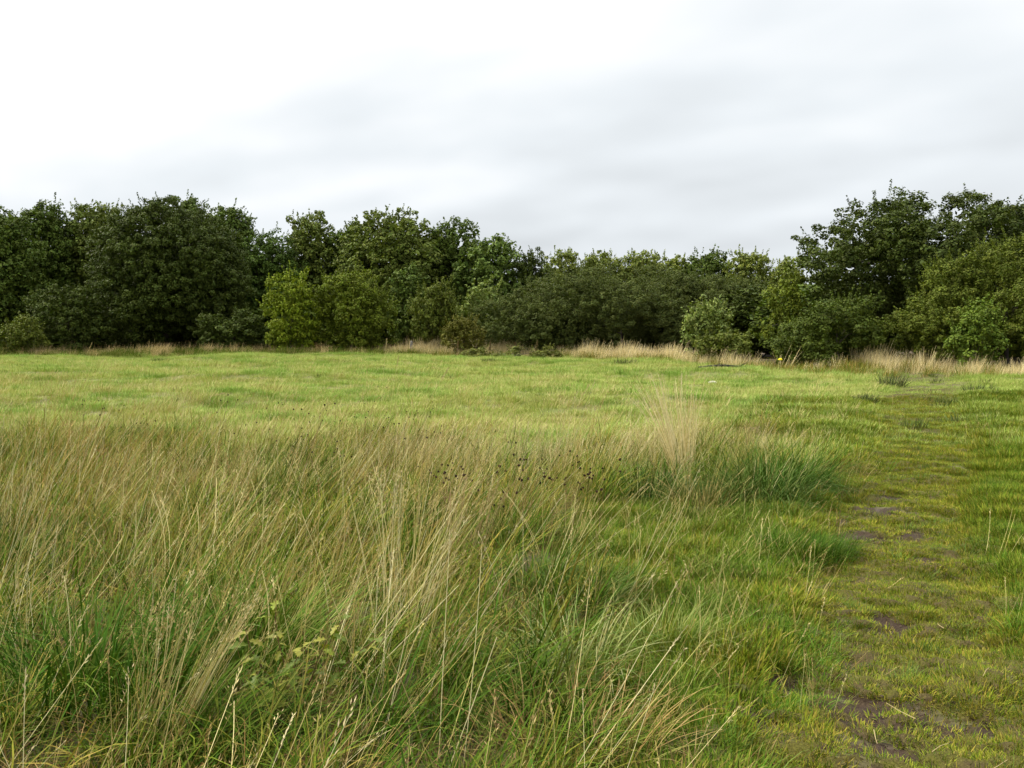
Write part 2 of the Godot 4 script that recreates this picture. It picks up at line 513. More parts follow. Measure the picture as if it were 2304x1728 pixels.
# ------------------------------------------------------------------ sky
func make_sky(sun_dir: Vector3) -> Sky:
	var w := 1024
	var h := 512
	var img := Image.create(w, h, false, Image.FORMAT_RGBF)
	var cn := FastNoiseLite.new()
	cn.seed = 77
	cn.frequency = 1.0
	cn.fractal_octaves = 4
	for j in h:
		var el: float = (0.5 - (j + 0.5) / h) * PI
		for i in w:
			var az: float = (i + 0.5) / w * TAU      # column 0 looks along -z
			var dir := Vector3(sin(az) * cos(el), sin(el), -cos(az) * cos(el))
			var e: float = maxf(dir.y, 0.0)
			var q: float = 1.0 / (e + 0.16)
			var px: float = dir.x * q
			var pz: float = dir.z * q
			var a: float = px * 0.8 + pz * 0.6
			var b: float = px * 0.6 - pz * 0.8
			var n: float = cn.get_noise_2d(a * 0.35 + 3.0, b * 0.8 + 1.0) * 0.62 + cn.get_noise_2d(a * 1.1 + 30.0, b * 2.0) * 0.38
			var glow: float = exp(-pow(dir.angle_to(sun_dir) / 1.3, 2.0))
			var l: float = 0.25 + 0.11 * e + 0.44 * e * e + 0.145 * glow + 0.1 * n
			var grey: float = clampf((0.405 - l) * 12.0, 0.0, 1.0)
			img.set_pixel(i, j, Color(l * (1.0 - 0.06 * grey), l * (1.0 - 0.008 * grey), l * (1.0 + 0.035 * grey)))
	var sm_ := PanoramaSkyMaterial.new()
	sm_.panorama = ImageTexture.create_from_image(img)
	sm_.filter = true
	var s := Sky.new()
	s.sky_material = sm_
	return s

# ------------------------------------------------------------------ scene
func _ready() -> void:
	rng.seed = 20240
	nz.seed = 5
	nz.frequency = 1.0
	nz.fractal_octaves = 3
	nf.seed = 9
	nf.frequency = 1.0
	nf.fractal_octaves = 2

	var cam := Camera3D.new()
	cam.name = "camera"
	cam.position = Vector3(0, 1.6, 0)
	cam.rotation_degrees = Vector3(-3.28, 0, 0)
	cam.fov = 42.0
	cam.near = 0.05
	cam.far = 1500.0
	add_child(cam)
	cam.current = true

	var sun_dir := Vector3(-0.72, 0.82, -0.2).normalized()
	var env := Environment.new()
	env.background_mode = Environment.BG_SKY
	env.sky = make_sky(sun_dir)
	env.tonemap_mode = Environment.TONE_MAPPER_LINEAR
	env.tonemap_exposure = 2.85
	env.sdfgi_enabled = true
	env.ssao_enabled = true
	env.ssil_enabled = true
	var we := WorldEnvironment.new()
	we.name = "world_environment"
	we.environment = env
	add_child(we)

	var sun := DirectionalLight3D.new()
	sun.name = "sun"
	sun.light_energy = 0.5
	sun.light_angular_distance = 18.0
	sun.light_color = Color(1.0, 0.965, 0.9)
	sun.shadow_enabled = true
	add_child(sun)
	sun.look_at_from_position(sun_dir * 50.0, Vector3.ZERO, Vector3.UP)

	build_ground()
	build_wood()
	build_grass()
	build_things()

func noise_tex(freq: float, seed_: int, lo: Color, hi: Color, normal := false) -> NoiseTexture2D:
	var n := FastNoiseLite.new()
	n.seed = seed_
	n.frequency = freq
	n.fractal_octaves = 5
	var t := NoiseTexture2D.new()
	t.width = 512
	t.height = 512
	t.seamless = true
	t.noise = n
	if normal:
		t.as_normal_map = true
		t.bump_strength = 6.0
	else:
		var g := Gradient.new()
		g.colors = PackedColorArray([lo, hi])
		t.color_ramp = g
	return t

func build_ground() -> void:
	bark = StandardMaterial3D.new()
	bark.albedo_color = lin(0.11, 0.09, 0.07)
	bark.albedo_texture = noise_tex(0.03, 4, Color(0.55, 0.55, 0.55), Color(1, 1, 1))
	bark.uv1_triplanar = true
	bark.uv1_scale = Vector3(2, 0.4, 2)
	bark.roughness = 0.95
	var gm := StandardMaterial3D.new()
	gm.vertex_color_use_as_albedo = true
	gm.albedo_texture = noise_tex(0.035, 11, Color(0.62, 0.6, 0.58), Color(1, 1, 1))
	gm.normal_enabled = true
	gm.normal_texture = noise_tex(0.04, 12, Color.BLACK, Color.WHITE, true)
	gm.normal_scale = 0.8
	gm.uv1_triplanar = true
	gm.uv1_world_triplanar = true
	gm.uv1_scale = Vector3(1.7, 1.7, 1.7)
	gm.roughness = 0.95
	var xs := axis([[-400.0, -120.0, 40.0], [-120.0, -40.0, 5.0], [-40.0, -10.0, 1.0], [-10.0, -1.0, 0.2], [-1.0, 5.0, 0.12], [5.0, 14.0, 0.2], [14.0, 40.0, 1.0], [40.0, 120.0, 5.0], [120.0, 400.0, 40.0]])
	var zs := axis([[-60.0, -4.0, 4.0], [-4.0, 2.0, 0.5], [2.0, 16.0, 0.12], [16.0, 30.0, 0.3], [30.0, 70.0, 0.8], [70.0, 130.0, 5.0], [130.0, 600.0, 40.0]])
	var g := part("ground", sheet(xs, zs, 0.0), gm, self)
	g.set_meta("kind", "structure")
	# the trodden path: a strip of bare and mossy soil laid 6 mm over the ground
	var pm := gm.duplicate()
	pm.albedo_texture = noise_tex(0.05, 21, Color(0.55, 0.52, 0.5), Color(1, 1, 1))
	pm.uv1_scale = Vector3(2.6, 2.6, 2.6)
	pm.roughness = 0.66
	pm.metallic_specular = 0.2
	pm.normal_scale = 1.3
	begin()
	var n := 74
	var rows := 0
	var d := -1.0
	while d < 26.0:
		for i in n:
			var x: float = path_x(d) + (float(i) / (n - 1) * 2.0 - 1.0) * (0.85 + 0.03 * d)
			V.append(Vector3(x, ground_y(x, d) + 0.008 + 0.014 * nf.get_noise_2d(x * 13.0 + 3.0, d * 13.0) * path_w(x, d), -d))
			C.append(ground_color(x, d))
		rows += 1
		d += 0.028 if d < 8.0 and d > 2.5 else 0.12
	for j in rows - 1:
		for i in n - 1:
			var a: int = j * n + i
			I.append_array([a, a + n, a + 1, a + 1, a + n, a + n + 1])
	var st := SurfaceTool.new()
	st.create_from(finish(), 0)
	st.generate_normals()
	var p := part("path", st.commit(), pm, self)
	p.set_meta("kind", "structure")

func build_wood() -> void:
	for i in WOOD.size():
		var t: Array = WOOD[i]
		rng.seed = 900 + i * 17
		var o := thing(t[7], t[8], "bush" if t[0] == "s" else "tree", Vector3(t[1], ground_y(t[1], t[2]) - 0.02, -t[2]), "trees of the wood edge" if t[0] == "t" else "bushes along the field edge")
		grow(o, t[3], t[4], t[5], t[6], 0.95 if t[2] > 50.0 else 0.85)
	# the wood goes on behind
	rng.seed = 4711
	var back := stuff_root("woodland", "dense green wood continuing behind the front trees")
	back.set_meta("category", "woodland")
	for v in 2:
		var tmp := Node3D.new()
		grow(tmp, 7.0, 3.6, 0.0, ["mid", "dark"][v], 1.7)
		var mesh: Mesh = (tmp.get_child(0) as MeshInstance3D).mesh
		tmp.free()
		var mm := MultiMesh.new()
		mm.transform_format = MultiMesh.TRANSFORM_3D
		mm.mesh = mesh
		var at := []
		for i in 24:
			var x: float = -48.0 + i * 4.1 + v * 2.0 + r(-0.8, 0.8)
			var lift: float = 1.05 if x < -4.0 else 0.74
			at.append(Transform3D(Basis(Vector3.UP, r(0, TAU)).scaled(Vector3(1.1, lift * r(0.85, 1.0), 1.1)), Vector3(x, -0.1, -(77.0 + v * 3.5 + r(0, 2.0)))))
			if x < 3.0:
				at.append(Transform3D(Basis(Vector3.UP, r(0, TAU)).scaled(Vector3(1.0, 0.5, 0.8)), Vector3(x, -0.4, -(67.0 + v * 4.0))))
			if x > 6.0:
				at.append(Transform3D(Basis(Vector3.UP, r(0, TAU)).scaled(Vector3(0.9, 0.55, 0.9)), Vector3(x * 0.9 + 6.0, -0.1, -(50.0 + v * 5.0))))
		mm.instance_count = at.size()
		for i in at.size():
			mm.set_instance_transform(i, at[i])
		var o := MultiMeshInstance3D.new()
		o.name = "tree_mass"
		o.multimesh = mm
		o.material_override = leaf_mats[["mid", "dark"][v]]
		o.set_meta("kind", "stuff")
		back.add_child(o, true)

func build_grass() -> void:
	rng.seed = 31
	var gmat := leaf_material(1, 1, 1, 0.6, 0.4, 0.12)
	var dmat := leaf_material(1, 1, 1, 0.7, 0.25, 0.15)
	var olive := [Color(0.105, 0.13, 0.018), Color(0.075, 0.112, 0.014), Color(0.15, 0.145, 0.028), Color(0.21, 0.165, 0.045), Color(0.05, 0.088, 0.012)]
	var green := [Color(0.08, 0.145, 0.018), Color(0.12, 0.165, 0.025), Color(0.05, 0.1, 0.012), Color(0.16, 0.175, 0.04), Color(0.24, 0.24, 0.09)]
	var straw := [Color(0.46, 0.4, 0.15), Color(0.4, 0.33, 0.11), Color(0.58, 0.51, 0.23), Color(0.33, 0.25, 0.085), Color(0.36, 0.36, 0.1)]
	var dead := [Color(0.27, 0.18, 0.065), Color(0.2, 0.12, 0.04), Color(0.35, 0.26, 0.1), Color(0.15, 0.1, 0.035)]
	var field := [Color(0.3, 0.4, 0.1), Color(0.36, 0.43, 0.135), Color(0.42, 0.41, 0.17), Color(0.24, 0.36, 0.075)]
	var turf := [Color(0.2, 0.225, 0.025), Color(0.14, 0.185, 0.02), Color(0.25, 0.21, 0.045), Color(0.085, 0.14, 0.016)]
	var white := Color(1, 1, 1)

	# 1 the tall dry grass on the left and in the middle
	var tg := stuff_root("tall_dry_grass", "tall straw coloured grass leaning right across the front of the meadow")
	var a1 := []
	for i in 5:
		a1.append(tuft(24, 0.12, 0.18, 0.5, 0.0025, 0.0085, 0.7, 2.4, olive, 5))
	strew(tg, "leaves", a1, gmat, -10.0, 6.0, 1.2, 15.0, 95.0, func(x, d):
		var t: float = tall(x, d)
		if t < 0.05: return null
		var n: float = nz.get_noise_2d(x * 0.55 + 20.0, d * 0.55)
		var g: float = sm(-0.05, 0.3, n + 0.4 * (1.0 - sm(3.6, 7.0, d)) - 0.12)
		var tint := Color(1.5, 1.5, 1.2).lerp(Color(0.72, 0.98, 0.7), g)
		var c: float = sm(-0.25, 0.3, nz.get_noise_2d(x * 1.7 + 5.0, d * 1.7 + 61.0))
		return [t * (0.9 if d < 9.0 else 0.7) * (0.2 + 0.8 * c), (0.45 + 0.65 * c + 0.2 * n) * (0.6 + 0.4 * t), tint, 0.25])
	var a2 := []
	for i in 5:
		a2.append(stems(6, 0.13, 0.42, 0.9, 0.45, straw, [0, 1, 1, 1, 2]))
	strew(tg, "dry_stems", a2, dmat, -10.0, 6.0, 1.2, 15.5, 34.0, func(x, d):
		var t: float = tall(x, d)
		if t < 0.05: return null
		t *= 0.35 + 0.65 * sm(-0.15, 0.25, nz.get_noise_2d(x * 1.4 + 33.0, d * 1.4))
		var russet: float = exp(-pow((x + 4.0) / 1.8, 2.0) - pow((d - 9.5) / 2.0, 2.0))
		var n: float = nz.get_noise_2d(x * 0.5 + 50.0, d * 0.5) + 0.3 * russet
		var g: float = sm(-0.25, 0.3, n + 0.12 * (d - 6.0) / 6.0)
		return [t * (0.06 + 0.75 * g) * (1.0 - 0.55 * sm(8.0, 12.0, d)), (0.72 + 0.5 * n) * (0.6 + 0.4 * t), Color(1.05, 1.02, 0.98).lerp(Color(1.0, 0.9, 0.78), clampf(0.5 + 1.4 * nz.get_noise_2d(x * 0.3, d * 0.3 + 80.0), 0, 1)).lerp(Color(0.92, 0.68, 0.5), russet * 0.8), 0.28])
	var a4 := []
	for i in 5:
		a4.append(stems(5, 0.1, 0.35, 0.8, 0.6, [Color(0.62, 0.53, 0.25), Color(0.54, 0.44, 0.18), Color(0.68, 0.61, 0.34), Color(0.46, 0.42, 0.14)], [0, 0, 1, 1, 2], 0.0016))
	strew(tg, "pale_stems", a4, dmat, -7.0, 2.0, 1.5, 11.5, 16.0, func(x, d):
		var t: float = tall(x, d)
		if t < 0.05: return null
		var n: float = nz.get_noise_2d(x * 0.8 + 150.0, d * 0.8)
		return [t * (0.15 + 0.85 * sm(-0.2, 0.25, n)), 0.82 + 0.35 * n, white, 0.38])
	var a3 := []
	for i in 4:
		a3.append(tuft(24, 0.14, 0.14, 0.45, 0.0025, 0.006, 1.1, 2.2, dead, 5))
	strew(tg, "dead_leaves", a3, dmat, -10.0, 6.0, 1.2, 15.0, 42.0, func(x, d):
		var t: float = tall(x, d)
		if t < 0.05: return null
		var n: float = nz.get_noise_2d(x * 0.6 + 90.0, d * 0.6)
		var rust: float = exp(-pow((x + 3.6) / 1.6, 2.0) - pow((d - 9.5) / 1.8, 2.0))
		return [t * clampf(0.75 * sm(-0.2, 0.35, n) + rust, 0, 1), 0.8, white, 0.25])

	var a5 := []
	for i in 4:
		a5.append(stems(11, 0.16, 0.22, 0.5, 0.5, [Color(0.56, 0.49, 0.24), Color(0.48, 0.4, 0.17), Color(0.62, 0.55, 0.3), Color(0.4, 0.36, 0.13)], [0, 1, 1], 0.0015))
	strew(tg, "fine_pale_stems", a5, dmat, -2.5, 5.6, 9.6, 14.2, 34.0, func(x, d):
		var n: float = nz.get_noise_2d(x * 0.8 + 250.0, d * 0.8)
		var mid: float = 11.5 + 0.12 * x
		var w: float = (1.0 - sm(0.7, 1.5, absf(d - mid) + 0.6 * n)) * sm(-2.5, -0.5, x) * (1.0 - sm(2.8, 4.3, x + 0.8 * n))
		return [w * (0.45 + 0.9 * n), 0.85 + 0.3 * n, white, 0.25] if w > 0.05 else null)

	var a7 := []
	for i in 4:
		a7.append(tuft(150, 0.17, 0.2, 0.52, 0.004, 0.0095, 0.95, 2.3, [Color(0.06, 0.12, 0.014), Color(0.09, 0.145, 0.02), Color(0.045, 0.095, 0.012), Color(0.16, 0.18, 0.045)], 5))
	strew(tg, "green_tussocks", a7, gmat, -9.0, 3.0, 2.0, 12.0, 1.5, func(x, d):
		var t: float = tall(x, d)
		return [t, 0.85, Color(1.0, 1.0, 1.0).lerp(Color(1.35, 1.2, 1.1), sm(5.0, 9.0, d + 4.0 * nz.get_noise_2d(x * 0.7, d * 0.7))), 0.15] if t > 0.3 else null)
	var a6 := []
	for i in 4:
		a6.append(tuft(34, 0.12, 0.05, 0.16, 0.0025, 0.006, 1.4, 1.2, [Color(0.2, 0.14, 0.05), Color(0.13, 0.1, 0.035), Color(0.26, 0.2, 0.08), Color(0.1, 0.12, 0.02)], 3))
	strew(tg, "thatch", a6, dmat, -10.0, 6.0, 1.2, 14.5, 60.0, func(x, d):
		var t: float = maxf(tall(x, d), 0.2 * lush(x, d))
		return [t, 1.0, white, 0.1] if t > 0.1 else null)

	# 2 soft green grass beside the path
	var lg := stuff_root("lush_green_grass", "soft bright green grass between the dry grass and the muddy path")
	var b1 := []
	for i in 5:
		b1.append(tuft(34, 0.1, 0.09, 0.27, 0.002, 0.0048, 0.9, 2.2, green, 4))
	strew(lg, "leaves", b1, gmat, -1.5, 9.0, 1.5, 13.0, 150.0, func(x, d):
		var l: float = lush(x, d)
		if l < 0.05: return null
		var n: float = nz.get_noise_2d(x * 0.9 + 13.0, d * 0.9)
		var near: float = sm(0.1, 0.9, path_x(d) - x - 0.5)
		var c: float = sm(-0.25, 0.3, nz.get_noise_2d(x * 2.3 + 15.0, d * 2.3))
		return [l * (0.35 + 0.65 * c), (0.5 + 0.35 * n + 0.16 * near) * (0.55 + 0.75 * c), Color(0.7, 1.12, 0.55).lerp(Color(1.05, 1.12, 0.9), clampf(near * 1.2 + 0.9 * n, 0, 1)), 0.15])
	var b2 := []
	for i in 3:
		b2.append(stems(4, 0.12, 0.14, 0.42, 0.8, straw, [0, 0, 1, 2], 0.001))
	strew(lg, "dry_stems", b2, dmat, -1.5, 9.0, 1.5, 13.0, 14.0, func(x, d):
		return [lush(x, d), 0.9, white, 0.25] if lush(x, d) > 0.1 else null)

	# 3 trodden turf on and around the path
	var pt := stuff_root("trodden_turf", "short yellowish green turf trodden flat on the path")
	var t1 := []
	for i in 5:
		t1.append(tuft(56, 0.085, 0.02, 0.06, 0.0022, 0.005, 1.3, 0.9, turf, 2))
	strew(pt, "blades", t1, gmat, -0.5, 16.0, 1.5, 22.0, 480.0, func(x, d):
		if tall(x, d) > 0.5: return null
		var off: float = x - path_x(d)
		if off < -2.2 - 0.05 * d or off > 2.6 + 0.1 * d: return null
		if d > 12.0 and rng.randf() < 0.5: return null
		var m: float = mud(x, d)
		var p: float = path_w(x, d)
		var n: float = nz.get_noise_2d(x * 1.5 + 3.0, d * 1.5)
		var f: float = nf.get_noise_2d(x * 6.0, d * 6.0)
		var keep: float = (1.0 - m) * clampf(1.0 - p * (0.15 - 0.9 * f), 0.1, 1.0)
		var s: float = lerpf(1.5, 0.85, p) * (1.0 + 0.5 * n) * (1.0 if d < 12.0 else 1.4)
		return [keep, s, Color(0.72, 0.95, 0.8).lerp(Color(1.2, 1.15, 0.95), clampf(0.25 + 0.55 * p + 1.2 * n, 0, 1)), 0.0])

	# 4 the pale green field
	var fg := stuff_root("field_grass", "pale green cut grass of the open field")
	var f1 := []
	for i in 5:
		f1.append(tuft(60, 0.24, 0.06, 0.16, 0.004, 0.009, 0.9, 1.2, field, 2))
	strew(fg, "blades", f1, gmat, -36.0, 24.0, 10.5, 58.0, 36.0, func(x, d):
		if d > edge_d(x) + 1.5: return null
		if tall(x, d) > 0.6: return null
		var p: float = path_w(x, d)
		var off: float = x - path_x(d)
		if d < 13.0 and off > -1.0: return null
		var n: float = nz.get_noise_2d(x * 0.12, d * 0.22)
		var n2: float = nz.get_noise_2d(x * 0.6 + 31.0, d * 0.9)
		var tint := Color(1.12, 1.06, 1.0).lerp(Color(0.7, 0.86, 0.6), sm(0.0, 0.5, n2 + 0.45 * n))
		tint = tint.lerp(Color(1.15, 0.98, 1.0), sm(0.1, 0.5, -n) * 0.7)
		if off > -2.5: tint = tint.lerp(Color(0.86, 0.9, 0.66), 0.7 * sm(-2.5, -0.5, off))
		var chance: float = 1.0 if d < 30.0 else 0.62
		return [chance * (1.0 - 0.5 * p), (0.85 + 0.5 * n2) * (1.0 if d < 30.0 else 1.25) * (1.0 - 0.35 * p), tint, 0.1])
	var f2 := []
	for i in 3:
		f2.append(stems(7, 0.3, 0.2, 0.45, 0.5, straw, [0, 1, 1], 0.0018))
	strew(fg, "dry_stems", f2, dmat, -30.0, 8.0, 12.0, 34.0, 3.0, func(x, d):
		if d > edge_d(x): return null
		var n: float = nz.get_noise_2d(x * 0.25 + 5.0, d * 0.25)
		var left: float = 1.0 - sm(-8.0, 2.0, x)
		return [clampf((0.15 + 0.8 * left) * (0.5 + n) * (1.0 - sm(16.0, 34.0, d)), 0, 1), 0.9, white, 0.3])

	var f3 := []
	for i in 4:
		f3.append(tuft(40, 0.2, 0.12, 0.34, 0.004, 0.008, 0.8, 1.4, [Color(0.34, 0.38, 0.11), Color(0.44, 0.4, 0.18), Color(0.5, 0.42, 0.22), Color(0.26, 0.32, 0.08)], 3))
	strew(fg, "long_blades", f3, gmat, -30.0, 14.0, 8.0, 46.0, 13.0, func(x, d):
		if d > edge_d(x) - 1.0 or x > path_x(d) - 1.2: return null
		var n: float = nz.get_noise_2d(x * 0.35 + 71.0, d * 0.5)
		if x > tall_edge(d) - 0.3 and d < 12.0: return null
		var left: float = 1.0 - 0.75 * sm(-12.0, 6.0, x + 0.2 * (d - 14.0))
		var ch: float = clampf((0.15 + 0.85 * left) * sm(-0.2, 0.4, n + 0.32 * (1.0 - sm(12.0, 22.0, d))), 0, 1) * (1.0 - 0.6 * sm(20.0, 40.0, d))
		return [ch, 0.8 + 0.4 * n, Color(1.05, 1.0, 0.95), 0.25])
	var f4 := []
	for i in 3:
		f4.append(tuft(40, 0.12, 0.06, 0.2, 0.008, 0.016, 0.9, 1.0, [Color(0.07, 0.1, 0.03), Color(0.1, 0.14, 0.035), Color(0.14, 0.15, 0.05)], 2))
	strew(fg, "dark_weeds", f4, gmat, -34.0, 18.0, 13.0, 56.0, 0.5, func(x, d):
		if d > edge_d(x): return null
		var right: float = sm(-1.5, 0.5, x - path_x(d))
		return [0.4 + 0.6 * right, 0.8 + 0.35 * right, white, 0.1])
	var m1 := []
	for i in 5:
		m1.append(tuft(60, 0.075, 0.012, 0.036, 0.0035, 0.0065, 1.35, 0.8, [Color(0.27, 0.265, 0.026), Color(0.2, 0.22, 0.022), Color(0.32, 0.27, 0.05), Color(0.13, 0.17, 0.018), Color(0.24, 0.18, 0.055)], 2))
	strew(pt, "moss_blades", m1, gmat, 0.0, 7.5, 2.0, 14.0, 620.0, func(x, d):
		if absf(x - path_x(d)) > 1.15: return null
		var f: float = nf.get_noise_2d(x * 6.0 + 4.0, d * 6.0)
		return [(1.0 - mud(x, d)) * clampf(0.85 + 1.4 * f, 0.0, 1.0), 1.0, Color(1.0, 1.0, 1.0).lerp(Color(0.78, 0.95, 0.9), clampf(0.5 + 1.6 * nz.get_noise_2d(x * 1.2, d * 1.2), 0, 1)), 0.0])
	var k1 := []
	for i in 4:
		k1.append(ball(0.016, 0.02, 0.35, Color(0.075, 0.055, 0.04) * r(0.8, 1.3)))
	var sd := stuff_root("soil_clods", "small crumbs of dark soil on the trodden path")
	sd.set_meta("category", "soil")
	strew(sd, "clods", k1, dmat, 0.0, 6.5, 2.0, 12.0, 260.0, func(x, d):
		if absf(x - path_x(d)) > 0.95: return null
		return [0.12 + 0.7 * mud(x, d), r(0.3, 0.9), white, 0.0])
	var t2 := []
	for i in 3:
		t2.append(tuft(46, 0.07, 0.04, 0.1, 0.002, 0.004, 1.0, 1.3, [Color(0.09, 0.15, 0.03), Color(0.12, 0.18, 0.035), Color(0.07, 0.11, 0.028)], 3))
	strew(pt, "small_tufts", t2, gmat, -0.5, 14.0, 1.5, 18.0, 22.0, func(x, d):
		if tall(x, d) > 0.4 or mud(x, d) > 0.6: return null
		var off: float = x - path_x(d)
		if absf(off) > 2.2 + 0.08 * d: return null
		return [sm(-0.05, 0.3, nz.get_noise_2d(x * 1.9 + 8.0, d * 2.6)), 1.0, white, 0.1])

	# 5 rough pale grass along the foot of the wood
	var hg := stuff_root("rough_edge_grass", "band of tall pale grass along the foot of the wood")
	var h1 := []
	for i in 4:
		h1.append(stems(16, 0.3, 0.5, 0.95, 0.3, [Color(0.66, 0.57, 0.32), Color(0.58, 0.48, 0.24), Color(0.72, 0.64, 0.4), Color(0.46, 0.38, 0.18)], [0, 0, 1, 2], 0.004))
	strew(hg, "dry_stems", h1, dmat, -34.0, 24.0, 24.0, 60.0, 15.0, func(x, d):
		var e: float = d - edge_d(x)
		if e < -1.4 or e > 6.0: return null
		var n: float = nz.get_noise_2d(x * 0.5, d * 0.5 + 70.0)
		var right: float = sm(-9.0, -3.5, x)
		var ch: float = sm(-0.8, 0.6, e + 1.2 * n) * lerpf(clampf(0.3 + 1.6 * n, 0.0, 1.0), 1.0, right)
		if x > 9.2 and x < 13.0: ch *= 0.12
		return [ch * (0.6 + 0.4 * sm(-0.2, 0.2, n)), (lerpf(0.45, 0.62 + 0.2 * (1.0 - sm(0.0, 6.0, x)), right) + 0.5 * n) * lerpf(0.65, 1.0, sm(-0.5, 2.5, e)), Color(0.95, 0.85, 0.75).lerp(Color(1.15, 1.13, 1.1), right), 0.2])
	var h2 := []
	for i in 4:
		h2.append(tuft(40, 0.3, 0.2, 0.55, 0.008, 0.014, 0.6, 1.1, olive, 3))
	strew(hg, "leaves", h2, gmat, -36.0, 24.0, 24.0, 62.0, 9.0, func(x, d):
		var e: float = d - edge_d(x)
		if e < -0.8 or e > 6.5: return null
		var n: float = nz.get_noise_2d(x * 0.4 + 44.0, d * 0.4)
		var right: float = sm(-8.0, -1.0, x)
		return [0.95 - 0.35 * right, 0.8 + 0.35 * n, Color(0.85, 1.0, 0.9).lerp(Color(1.9, 1.6, 1.8), right * 0.75), 0.15])

func at(x: float, d: float, up := 0.0) -> Vector3:
	return Vector3(x, ground_y(x, d) + up, -d)

func tussock(label: String, x: float, d: float, n: int, rad: float, l0: float, l1: float, w0: float, w1: float, lean: float, curl: float, cols: Array, mat: Material, stem_n := 0, stem_l := 0.6, stem_cols := [], tilt := 0.15, thick := 0.0014) -> Node3D:
	var t := thing("grass_tussock", label, "grass tussock", at(x, d), "grass tussocks in the meadow")
	t.transform.basis = Basis(Vector3(1, 0, 0), Vector3(tilt, 1, 0), Vector3(0, 0, 1))
	part("blades", tuft(n, rad, l0, l1, w0, w1, lean, curl, cols, 5), mat, t, true)
	if stem_n > 0:
		part("seed_stems", stems(stem_n, rad * 0.7, stem_l * 0.7, stem_l, 0.28, stem_cols, [0, 1, 1, 2], thick), mat, t, true)
	return t

func ball(rad: float, tall_: float, bump: float, col: Color) -> ArrayMesh:
	begin()
	var m := 7
	for j in 6:
		var f: float = j / 5.0 * PI
		for i in m:
			var a: float = TAU * i / m
			var k: float = rad * (1.0 + r(-bump, bump))
			V.append(Vector3(cos(a) * sin(f) * k, -cos(f) * tall_ * 0.5, sin(a) * sin(f) * k))
			C.append(col * r(0.85, 1.15))
	for j in 5:
		for i in m:
			var a: int = j * m + i
			var b: int = j * m + (i + 1) % m
			I.append_array([a, b, a + m, b, b + m, a + m])
	return finish()

func oak_leaf(length: float, col: Color) -> ArrayMesh:
	# a lobed leaf, folded a little along its midrib and drooping at the tip
	begin()
	var n := 15
	for i in n:
		var t: float = float(i) / (n - 1)
		var w: float = length * 0.30 * sin(pow(t, 1.25) * PI * 0.94 + 0.05) * (0.72 + 0.34 * cos(t * TAU * 3.5))
		var y: float = -0.35 * length * t * t
		V.append(Vector3(t * length, y, 0)); V.append(Vector3(t * length - 0.04 * length, y + w * 0.3, w)); V.append(Vector3(t * length - 0.04 * length, y + w * 0.3, -w))
		for k in 3:
			C.append(col * r(0.93, 1.07))
	for i in n - 1:
		var a: int = i * 3
		I.append_array([a, a + 1, a + 3, a + 3, a + 1, a + 4, a, a + 3, a + 2, a + 3, a + 5, a + 2])
	return finish()

func sapling(x: float, d: float) -> void:
	var t := thing("oak_sapling", "young oak seedling with yellow green lobed leaves standing in the dry grass", "sapling", at(x, d))
	var lm := leaf_material(1, 1, 1, 0.5, 0.6, 0.35)
	var kinds := []
	for i in 5:
		kinds.append(oak_leaf(r(0.06, 0.09), pick([Color(0.18, 0.225, 0.02), Color(0.13, 0.185, 0.018), Color(0.23, 0.23, 0.026)])))
	for st in [[0.0, 0.05, 0.52], [0.26, 0.06, 0.42], [-0.14, 0.02, 0.38], [0.12, 0.16, 0.34], [0.42, 0.05, 0.36], [-0.05, 0.2, 0.26]]:
		begin()
		var pts := []
		for i in 6:
			var f: float = i / 5.0
			pts.append(Vector3(st[0] * f + 0.02 * sin(f * 6.0), -0.02 + st[2] * f, st[1] * f))
		tube(pts, 0.004, 0.002, Color(0.16, 0.1, 0.045), 5)
		part("stem", finish(), lm, t)
		for i in 17:
			var f2: float = 0.2 + 0.8 * i / 16.0
			var k: int = mini(4, int(f2 * 5.0))
			var p: Vector3 = (pts[k] as Vector3).lerp(pts[k + 1], f2 * 5.0 - k)
			var l := part("leaf", kinds[rng.randi() % 5], lm, t)
			l.transform = Transform3D(Basis(Vector3.UP, i * 2.4 + r(-0.5, 0.5)) * Basis(Vector3(0, 0, 1), r(-0.5, 0.45)) * Basis(Vector3(1, 0, 0), r(-0.4, 0.4)), p).scaled_local(Vector3.ONE * r(0.7, 1.1))

